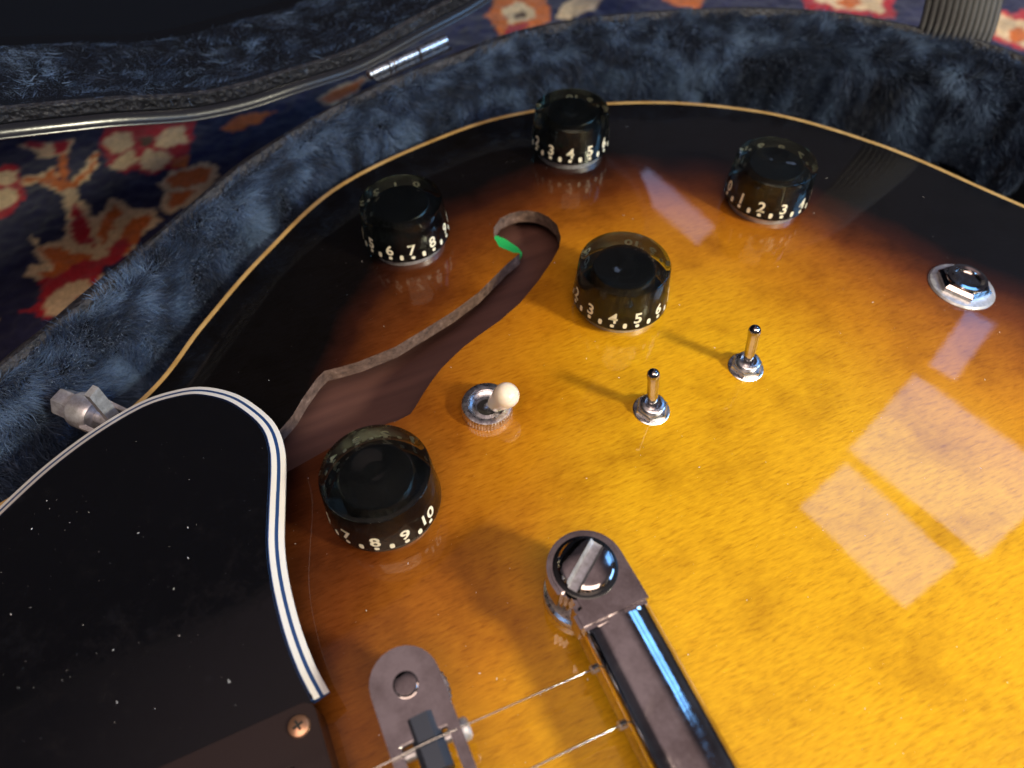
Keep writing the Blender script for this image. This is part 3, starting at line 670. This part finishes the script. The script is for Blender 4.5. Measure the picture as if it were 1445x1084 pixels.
bul = np.clip((dist_poly(OUTc, INL[:, 0], INL[:, 1])-12)/18, 0, 1)           # the padding rolls further in where there is room
for _ in range(20): bul = (np.roll(bul, 1)+2*bul+np.roll(bul, -1))/4
def rowb(d0, d1, z): return [(x+ux*(d0+d1*b_), y+uy*(d0+d1*b_), z) for (x, y), (ux, uy), b_ in zip(INL, dirn, bul)]
lin_rows = [rowb(.6, 0, ZR-.6), rowb(2.0, 3.5, ZR-2), rowb(3.6, 6.5, ZR-6), rowb(4.4, 7.5, ZR-13), rowb(4.6, 5, ZR-40), rowb(4.0, 3, -48)]
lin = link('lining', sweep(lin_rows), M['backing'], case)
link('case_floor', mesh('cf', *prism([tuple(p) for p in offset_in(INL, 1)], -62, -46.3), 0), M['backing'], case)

# hinge line and lid: the lid is the same rim turned back about the hinge
h1, h2 = Vector(un(523, 113, ZR)), Vector(un(633, 63, ZR)); hd_ = (h2-h1).normalized(); PHI = math.radians(97)
nv_ = Vector((-hd_.y, hd_.x, 0))
hoff = 2.6
def lid_tf(v):
    p = Vector(v)-h1; a = p.dot(hd_); wd = (-(p.dot(nv_))+hoff)*.88; h = p.z
    q = h1+hd_*a+nv_*hoff*.6+wd*(-math.cos(PHI)*nv_+math.sin(PHI)*Vector((0, 0, 1)))+h*(math.cos(PHI)*Vector((0, 0, 1))+math.sin(PHI)*nv_)
    return tuple(q)
LZ = ZR+.6
val = [row(OUL, -2.0, LZ+60), row(OUL, -2.0, LZ+8), row(OUL, -1.9, LZ+1.2), row(OUL, -1.2, LZ-.1), row(OUL, -.4, LZ+.1), row(OUL, 0.0, LZ+.7), row(OUL, 2.8, LZ+.7), row(OUL, 3.0, LZ+2.2)]
lid = link('lid', sweep(val, tf=lid_tf), M['valance'], case, label='tipped back case lid with smooth dark edge band')
link('lid_rim', sweep([row(OUL, 2.9, LZ+2), row(OUL, 3.0, LZ+.9), row(OUL, 3.8, LZ+.1), row(OUL, 6.3, LZ+.2), row(OUL, 6.8, LZ-.4), row(OUL, 7.6, LZ-.4), row(OUL, 8.0, LZ+1.2)], tf=lid_tf), M['tolex'], lid)
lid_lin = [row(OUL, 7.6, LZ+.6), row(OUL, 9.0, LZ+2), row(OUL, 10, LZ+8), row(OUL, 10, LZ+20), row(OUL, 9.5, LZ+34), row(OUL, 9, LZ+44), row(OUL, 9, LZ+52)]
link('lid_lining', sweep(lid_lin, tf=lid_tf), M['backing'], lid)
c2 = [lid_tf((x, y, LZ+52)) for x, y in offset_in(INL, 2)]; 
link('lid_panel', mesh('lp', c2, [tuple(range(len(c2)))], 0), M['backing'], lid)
c2 = [lid_tf((x, y, LZ+60)) for x, y in OUL]; link('lid_back', mesh('lb', c2, [tuple(range(len(c2)))], 0), M['tolex'], lid)
# hinge knuckles
hin = empty('hinge', *h1, label='bright metal barrel hinge joining case and lid'); hin.parent = case; hin.matrix_basis = WM[case.name].inverted() @ WM[hin.name]
Lh = (h2-h1).length; hup = Vector((0, 0, 1.2))+nv_*1.2
for f0, f1, r in ((.0, .24, 1.5), (.245, .30, 1.75), (.31, .62, 1.5), (.635, 1.0, 1.7)):
    a, b_ = h1+hd_*Lh*f0+hup, h1+hd_*Lh*f1+hup
    q = (b_-a).to_track_quat('Z', 'Y').to_matrix().to_4x4(); Lk = (b_-a).length
    link('knuckle', mesh('kn', *lathe([(r-.3, 0), (r, .3), (r, Lk-.3), (r-.3, Lk)], 24), 40, world=False), M['nickel'], hin, Matrix.Translation(W3(*a)) @ q)
a, b_ = h1+hd_*1, h2-hd_*1
q = [tuple(p) for p in (a+nv_*2+hup*.2, b_+nv_*2+hup*.2, b_-nv_*3.4+Vector((0, 0, .7)), a-nv_*3.4+Vector((0, 0, .7)))]
link('hinge_leaf', mesh('leaf', q+[(x, y, z-.6) for x, y, z in q], [(0, 1, 2, 3), (7, 6, 5, 4), (0, 4, 5, 1), (1, 5, 6, 2), (2, 6, 7, 3), (3, 7, 4, 0)], 0), M['valance'], hin)

# plush fibres as thin tapered blades
def fibres(name, P, D, Lh_, Wd, shade, parent, label=None):
    n = len(P); rnd = rng.normal(size=(n, 3)); s = np.cross(D, rnd); s /= np.linalg.norm(s, axis=1)[:, None]+1e-9
    bend = rng.normal(size=(n, 3))*.35
    mid = P+D*(Lh_*.55)[:, None]; tipd = D+bend; tipd /= np.linalg.norm(tipd, axis=1)[:, None]; tip = mid+tipd*(Lh_*.5)[:, None]
    w_ = Wd[:, None]*.5
    V_ = np.stack([P-s*w_, P+s*w_, mid-s*w_*.8, mid+s*w_*.8, tip], 1).reshape(-1, 3)
    V_[:, 2] += FZ; V_ *= .001
    b0 = (np.arange(n)*5)[:, None]
    T = (b0[:, :, None]+np.array([[0, 1, 3], [0, 3, 2], [2, 3, 4]])[None]).reshape(-1)
    me = bpy.data.meshes.new(name); me.vertices.add(len(V_)); me.vertices.foreach_set('co', V_.astype(np.float32).ravel())
    nt_ = n*3; me.loops.add(nt_*3); me.loops.foreach_set('vertex_index', T.astype(np.int32))
    me.polygons.add(nt_); me.polygons.foreach_set('loop_start', np.arange(0, nt_*3, 3, dtype=np.int32)); me.polygons.foreach_set('loop_total', np.full(nt_, 3, np.int32))
    me.update(calc_edges=True)
    at = me.attributes.new('shade', 'FLOAT', 'POINT'); at.data.foreach_set('value', np.repeat(shade, 5).astype(np.float32))
    return link(name, me, M['fibre'], parent, kind='stuff', **({'label': label} if label else {}))
def sample_rows(rows, i0, i1, dens):
    """random points on a swept lining between loop indices; returns points, normals, along-arc s, across t"""
    R = np.array([[r[i % nI] for i in range(i0, i1)] for r in rows], float)      # rows x n x 3
    A_, B_, D_ = R[:-1, :-1], R[:-1, 1:], R[1:, :-1]
    e1, e2 = B_-A_, D_-A_; cr = np.cross(e1, e2); ar = np.linalg.norm(cr, axis=2); nn = cr/(ar[..., None]+1e-9)
    cnt = rng.poisson(ar*dens); idx = np.repeat(np.arange(ar.size), cnt.ravel()); u, v = rng.random(len(idx)), rng.random(len(idx))
    A2, e12, e22, n2 = (q.reshape(-1, 3)[idx] for q in (A_, e1, e2, nn))
    C2 = R[1:, 1:].reshape(-1, 3)[idx]; B2 = B_.reshape(-1, 3)[idx]; D2 = D_.reshape(-1, 3)[idx]
    P = (A2*(1-u)[:, None]*(1-v)[:, None]+B2*(u*(1-v))[:, None]+D2*((1-u)*v)[:, None]+C2*(u*v)[:, None])
    rI, cI = np.unravel_index(idx, ar.shape)
    return P, n2, (cI+u)*3.0, rI+v, e12/(np.linalg.norm(e12, axis=1)[:, None]+1e-9)
def plush(rows, i0, i1, dens, name, parent, flip, tf=None, length=4.2, up=None):
    P, n_, s, t, e1 = sample_rows(rows, i0, i1, dens)
    n_ = n_*flip
    acr = np.cross(n_, e1)
    f1 = vnoise(s, t*9, 9, 1)-.5; f2 = vnoise(s, t*9, 7, 2)-.5; f3 = vnoise(s, t*9, 3.2, 3)-.5; f4 = vnoise(s, t*9, 18, 5)-.5
    D_ = n_*.55+e1*(2.4*f1+1.6*f3+.4)[:, None]+acr*(1.8*f2+1.2*f4)[:, None]+rng.normal(size=P.shape)*.22
    D_ /= np.linalg.norm(D_, axis=1)[:, None]
    ln = length*(.65+.5*rng.random(len(P)))*(.75+.7*(vnoise(s, t*9, 4.5, 4)))
    sh = np.clip(.42+1.3*(vnoise(s, t*9, 5.5, 6)-.5)+.8*(vnoise(s, t*9, 14, 8)-.5)+rng.normal(size=len(P))*.16, 0, 1)
    if tf:
        Q = np.array([tf(p) for p in P]); D_ = np.array([tf(p) for p in P+D_])-Q; P = Q
    fibres(name, P, D_, ln, np.full(len(P), .17)*(.7+.8*rng.random(len(P))), sh, parent)
# stretch of rim that the lining shows along
i_vis = int(np.argmin(((INL-np.array(IN[0]))**2).sum(1))); i_end = int(np.argmin(((INL-np.array(IN[-1]))**2).sum(1)))
if i_end < i_vis: i_end += nI
test = np.array(row(INL, 0, 0)); rr0 = np.array([lin_rows[1][i_vis], lin_rows[1][(i_vis+1) % nI], lin_rows[2][i_vis]])
cn = np.cross(rr0[1]-rr0[0], rr0[2]-rr0[0]); fl_ = 1 if np.dot(cn[:2], dirn[i_vis]) > 0 else -1
plush(lin_rows[:5], i_vis, i_end+1, 10, 'plush_pile', lin, fl_)
iL0 = i_vis-10; iL1 = int(np.argmin(((INL-np.array(IN[16]))**2).sum(1)))
lidl = [o for o in case.children_recursive if o.name.startswith('lid_lining')][0]
plush(lid_lin[:6], iL0, iL1, 17, 'plush_pile', lidl, fl_, tf=lid_tf, length=3.2)

# webbing strap: comes up out of the lining and over to the lid
sb = Vector(un(1345, 66, 15)); su = Vector((1, -.38, 0)).normalized()
path = [sb+Vector((1, 5, -9)), sb+Vector((.5, 2, -1)), sb+Vector((0, 2, 7)), sb+Vector((-1.5, 6, 20)), sb+Vector((-4, 14, 40)), sb+Vector((-12, 30, 75)), sb+Vector((-60, 60, 130)), sb+Vector((-170, 110, 160))]
cen_ = catmull([tuple(p) for p in path], 12); HW = 12.5
nn_ = len(cen_); across = 17
vs = []
for i, p in enumerate(cen_):
    t_ = Vector(cen_[min(i+1, nn_-1)]-cen_[max(i-1, 0)]).normalized(); tw = .0+.55*i/nn_
    uu = (su*math.cos(tw)+Vector((.3, 1, 0)).normalized()*math.sin(tw)); uu = (uu-t_*uu.dot(t_)).normalized(); ww = uu.cross(t_)
    for k in range(across):
        f_ = k/(across-1)*2-1; curl = 3.2*f_*f_
        vs.append(tuple(Vector(p)+uu*HW*f_-ww*curl))
fs = [(i*across+k, i*across+k+1, (i+1)*across+k+1, (i+1)*across+k) for i in range(nn_-1) for k in range(across-1)]
strap = link('lid_strap', mesh('strap', vs, fs, 60), M['webbing'], case, label='woven black webbing strap at the case rim')
G = np.array(vs).reshape(nn_, across, 3)
# raised weave: short yarn floats, each a small pillow, stepped along the diagonal
yv, yf = [], []
def gp_(s, t):
    s = min(max(s, 0), nn_-1.001); t = min(max(t, 0), across-1.001); i, j_ = int(s), int(t); fs_, ft = s-i, t-j_
    return (G[i, j_]*(1-fs_)*(1-ft)+G[i+1, j_]*fs_*(1-ft)+G[i, j_+1]*(1-fs_)*ft+G[i+1, j_+1]*fs_*ft)
seglen = np.linalg.norm(np.diff(cen_, axis=0), axis=1).mean()
ncol = 12; pitch = 2.3/seglen
for c_ in range(ncol):
    t0 = (c_+.12)/ncol*(across-1); t1 = (c_+.88)/ncol*(across-1)
    s = 2+(c_*.27 % 1)*pitch
    while s < 55:
        a, b2, c3, d4 = gp_(s, t0), gp_(s+.4*pitch, t1), gp_(s+.98*pitch, t1), gp_(s+.58*pitch, t0)
        nrm3 = np.cross(b2-a, d4-a); nrm3 /= np.linalg.norm(nrm3)+1e-9
        if nrm3 @ (np.array([0, 0, HC])-a) < 0: nrm3 = -nrm3
        mid = (a+b2+c3+d4)/4; o = len(yv)
        top4 = [mid+(q-mid)*.62+nrm3*.42 for q in (a, b2, c3, d4)]
        yv += [tuple(q-nrm3*.1) for q in (a, b2, c3, d4)]+[tuple(q) for q in top4]
        yf += [tuple(o+i for i in q) for q in ((4, 5, 6, 7), (0, 1, 5, 4), (1, 2, 6, 5), (2, 3, 7, 6), (3, 0, 4, 7))]
        s += pitch
link('weave', mesh('weave', yv, yf, 80), M['webthread'], strap, kind='stuff')

# ------------------------------------------------------------------ carpet
KN = 1.7; X = np.arange(-520, 560, KN); Y = np.arange(-260, 760, KN); CX, CY = np.meshgrid(X, Y, indexing='ij')
NAVY, RED, ORA, CRE, BRO = (.022, .023, .070), (.50, .022, .038), (.66, .165, .034), (.80, .58, .34), (.12, .07, .045)
col = np.zeros(CX.shape+(3,)); col[:] = NAVY
wob = lambda s, k: (vnoise(CX+900, CY+900, s, k)-.5)
WX, WY = CX+3.0*wob(7, 21), CY+3.0*wob(7, 22)
def paint(poly, c):
    P = np.array(poly); x0, y0 = P.min(0)-4; x1, y1 = P.max(0)+4
    i0, i1 = np.searchsorted(X, [x0, x1]); j0, j1 = np.searchsorted(Y, [y0, y1])
    if i1 <= i0 or j1 <= j0: return
    mk = inside(poly, WX[i0:i1, j0:j1], WY[i0:i1, j0:j1]); col[i0:i1, j0:j1][mk] = c
def flower(cx, cy, R, n, rot, kind):
    def ring(r0, r1, c, ph=0):
        paint([(cx+(r0+(r1-r0)*(.5+.5*math.cos(n*t+ph)))*math.cos(t+rot), cy+(r0+(r1-r0)*(.5+.5*math.cos(n*t+ph)))*math.sin(t+rot)) for t in np.linspace(0, 2*math.pi, 60)[:-1]], c)
    if kind == 0: ring(R*.6, R, RED); ring(R*.4, R*.85, CRE); ring(R*.2, R*.45, RED); ring(R*.12, R*.2, BRO)
    elif kind == 1: ring(R*.35, R, CRE); ring(R*.25, R*.82, ORA); ring(R*.2, R*.4, RED)
    else: ring(R*.4, R*1.05, ORA); ring(R*.3, R*.75, CRE); ring(R*.1, R*.3, RED)
rr = random.Random(3)
for i in range(14):
    for j_ in range(14):
        x_, y_ = -520+i*82+rr.uniform(-16, 16), -260+j_*78+rr.uniform(-16, 16)
        a = rr.uniform(0, 6); paint([(x_+r*math.cos(a)+w_*math.sin(a)+6*math.sin(r/12), y_+r*math.sin(a)-w_*math.cos(a)) for r, w_ in [(q, 2) for q in range(0, 60, 5)]+[(q, -2) for q in range(55, -5, -5)]], ORA)
        flower(x_, y_, rr.uniform(15, 23), rr.choice((4, 5, 5, 6, 7)), rr.uniform(0, 6), rr.choice((0, 1, 2, 0)))
# the part in view, traced on the floor
def fl_un(p): q = un(*p, -FZ); return (q[0], q[1])
vis = [fl_un(p) for p in [(-80, 150), (760, -60), (1010, -40), (1600, -60), (1600, 120), (960, 60), (500, 150), (200, 400), (-80, 560)]]
paint(vis, NAVY)
T = [
 (RED, [(140, 205), (150, 183), (195, 172), (275, 165), (272, 190), (265, 210), (262, 235), (240, 242), (215, 245), (190, 240), (165, 243), (148, 235), (150, 222)]),
 (CRE, [(146, 202), (160, 188), (185, 188), (192, 205), (180, 215), (155, 213)]), (CRE, [(152, 236), (165, 222), (190, 213), (195, 225), (175, 237), (158, 241)]),
 (CRE, [(196, 224), (210, 210), (235, 212), (243, 225), (228, 240), (200, 239)]), (CRE, [(215, 197), (235, 183), (262, 178), (264, 200), (240, 208), (222, 206)]), (BRO, [(196, 195), (212, 190), (213, 205), (198, 208)]),
 (ORA, [(240, 222), (268, 220), (262, 237), (245, 238)]),
 (RED, [(-20, 235), (22, 232), (32, 245), (38, 275), (25, 290), (14, 308), (-20, 312)]), (CRE, [(-20, 243), (25, 239), (27, 255), (10, 262), (-20, 263)]), (CRE, [(-20, 270), (22, 265), (30, 275), (20, 285), (5, 299), (-20, 299)]),
 (CRE, [(33, 246), (63, 243), (73, 233), (80, 240), (88, 252), (100, 260), (116, 238), (138, 211), (144, 222), (122, 250), (108, 270), (92, 275), (70, 268), (58, 256), (33, 260)]),
 (ORA, [(35, 250), (65, 247), (75, 237), (82, 247), (100, 264), (120, 242), (139, 215), (141, 221), (118, 250), (105, 269), (92, 272), (72, 264), (60, 253), (35, 257)]),
 (ORA, [(80, 215), (92, 215), (99, 250), (106, 262), (96, 266), (86, 245)]), (CRE, [(22, 205), (112, 198), (97, 216), (60, 224), (42, 213)]), (RED, [(30, 200), (62, 200), (56, 213), (40, 209)]), (RED, [(72, 200), (102, 200), (90, 215), (76, 215)]),
 (CRE, [(85, 268), (113, 266), (120, 285), (130, 310), (134, 335), (125, 365), (92, 365), (82, 350), (90, 315)]),
 (RED, [(97, 290), (107, 287), (115, 305), (130, 315), (137, 335), (135, 350), (112, 355), (97, 325)]),
 (CRE, [(128, 310), (148, 297), (155, 281), (176, 283), (183, 298), (200, 294), (222, 296), (225, 312), (203, 332), (192, 348), (170, 370), (140, 372), (132, 350)]),
 (ORA, [(140, 325), (150, 305), (165, 289), (171, 303), (162, 325), (150, 345)]), (ORA, [(165, 345), (182, 314), (213, 301), (207, 320), (192, 345), (178, 360)]), (RED, [(152, 354), (166, 335), (186, 342), (174, 364), (158, 374)]),
 (CRE, [(220, 262), (240, 242), (290, 228), (314, 236), (296, 260), (268, 292), (240, 302), (224, 292), (234, 276)]), (ORA, [(228, 254), (255, 240), (303, 234), (287, 255), (262, 262), (240, 264)]), (ORA, [(240, 272), (277, 264), (264, 286), (245, 296)]),
 (ORA, [(308, 182), (330, 168), (365, 158), (390, 155), (362, 173), (330, 185)]),
 (CRE, [(42, 328), (56, 343), (82, 340), (97, 353), (118, 345), (136, 352), (160, 350), (150, 380), (135, 402), (105, 412), (60, 402), (34, 392), (40, 372), (62, 374), (50, 355)]),
 (ORA, [(48, 340), (60, 352), (82, 348), (98, 360), (130, 358), (125, 385), (95, 398), (60, 394), (48, 386), (80, 380), (66, 362)]),
 (RED, [(30, 438), (58, 424), (62, 412), (44, 398), (84, 390), (104, 372), (140, 362), (165, 355), (130, 405), (100, 430), (62, 452)]), (CRE, [(58, 432), (90, 405), (122, 392), (128, 402), (88, 442), (60, 450)]),
 (CRE, [(0, 440), (-40, 460), (-60, 500), (-20, 470)]),
 (CRE, [(450, 140), (478, 122), (512, 108), (526, 112), (494, 136), (465, 152)]), (ORA, [(455, 140), (480, 125), (515, 110), (520, 116), (490, 135), (465, 148)]),
 (ORA, [(681, 23), (700, 0), (720, -20), (760, -20), (779, 17), (772, 33), (739, 50), (709, 50), (697, 33)]), (CRE, [(705, 14), (730, 0), (752, 8), (752, 28), (719, 34)]), (RED, [(716, 46), (722, 34), (745, 34), (736, 52)]), (BRO, [(722, 18), (736, 14), (740, 24), (726, 27)]),
 (CRE, [(786, 24), (812, -10), (858, -14), (839, 13), (799, 28)]), (ORA, [(930, 0), (950, -20), (1000, -20), (990, 12), (960, 10)]),
 (RED, [(1130, -20), (1262, -20), (1262, 25), (1228, 22), (1136, 12)]), (CRE, [(1146, -20), (1245, -20), (1247, 17), (1190, 12), (1152, 4)]), (ORA, [(1176, 2), (1205, -10), (1218, 4), (1200, 12)]),
 (RED, [(1386, 22), (1405, 12), (1427, 20), (1460, 10), (1500, 20), (1500, 90), (1440, 72), (1400, 55)]), (CRE, [(1394, 28), (1412, 20), (1428, 28), (1480, 24), (1480, 80), (1440, 64), (1406, 50)]), (ORA, [(1420, 45), (1440, 36), (1452, 52), (1432, 60)]),
]
for c_, poly in T: paint([fl_un(p) for p in poly], c_)
col *= (1+.28*(rng.random(CX.shape+(1,))-.5)); col *= (1+.5*(vnoise(CX+900, CY+900, 12, 31)-.5))[..., None]
hz = rng.random(CX.shape)*1.1+1.2*vnoise(CX+900, CY+900, 4, 33)-1.2
V_ = np.stack([CX+rng.normal(size=CX.shape)*.2, CY+rng.normal(size=CX.shape)*.2, hz], -1).reshape(-1, 3)*.001
nx, ny = CX.shape; ii = (np.arange(nx-1)[:, None]*ny+np.arange(ny-1)[None]).ravel()
Q = np.stack([ii, ii+ny, ii+ny+1, ii+1], 1)
me = bpy.data.meshes.new('carpet'); me.vertices.add(len(V_)); me.vertices.foreach_set('co', V_.astype(np.float32).ravel())
me.loops.add(Q.size); me.loops.foreach_set('vertex_index', Q.ravel().astype(np.int32)); me.polygons.add(len(Q))
me.polygons.foreach_set('loop_start', np.arange(0, Q.size, 4, dtype=np.int32)); me.polygons.foreach_set('loop_total', np.full(len(Q), 4, np.int32)); me.update(calc_edges=True)
at = me.color_attributes.new('knot_colour', 'FLOAT_COLOR', 'POINT')
at.data.foreach_set('color', np.concatenate([col, np.ones(CX.shape+(1,))], -1).reshape(-1).astype(np.float32))
link('carpet', me, M['pile'], kind='structure', label='navy blue wool carpet with red, orange and cream flowers')

# ------------------------------------------------------------------ dust and lint on the lacquer and the pickguard
dv, df = [], []
def speck(x, y, z, r, elong, ang):
    o = len(dv); c, s = math.cos(ang), math.sin(ang)
    for px, py, pz in ((elong, 0, 0), (0, 1, 0), (-elong, 0, 0), (0, -1, 0), (0, 0, .8), (0, 0, -.6)):
        dv.append((x+r*(c*px-s*py), y+r*(s*px+c*py), z+r*pz))
    df.extend(tuple(o+i for i in q) for q in ((0, 1, 4), (1, 2, 4), (2, 3, 4), (3, 0, 4), (1, 0, 5), (2, 1, 5), (3, 2, 5), (0, 3, 5)))
for i in range(110):
    px, py = rng.uniform(0, 400), rng.uniform(600, 1060); p = un(px, py, PZ)
    if inside(PG+0, np.array([p[0]]), np.array([p[1]]))[0] and dist_poly(PG, np.array([p[0]]), np.array([p[1]]))[0] > 4:
        speck(p[0], p[1], PZ+.03, .025+.10*rng.random()**6, 1+2*rng.random(), rng.uniform(0, 6))
for i in range(420):
    px, py = rng.uniform(300, 1445), rng.uniform(160, 1080); x, y, z = surf(px, py)
    q = (np.array([x]), np.array([y]))
    if inside(TOPO, *q)[0] and not inside(FHd, *q)[0]: speck(x, y, z+.02, .03+.10*rng.random()**5, 1+2*rng.random(), rng.uniform(0, 6))
link('dust', mesh('dust', dv, df, 0), M['dust'], kind='stuff', label='white specks of dust and lint on the lacquer and pickguard')
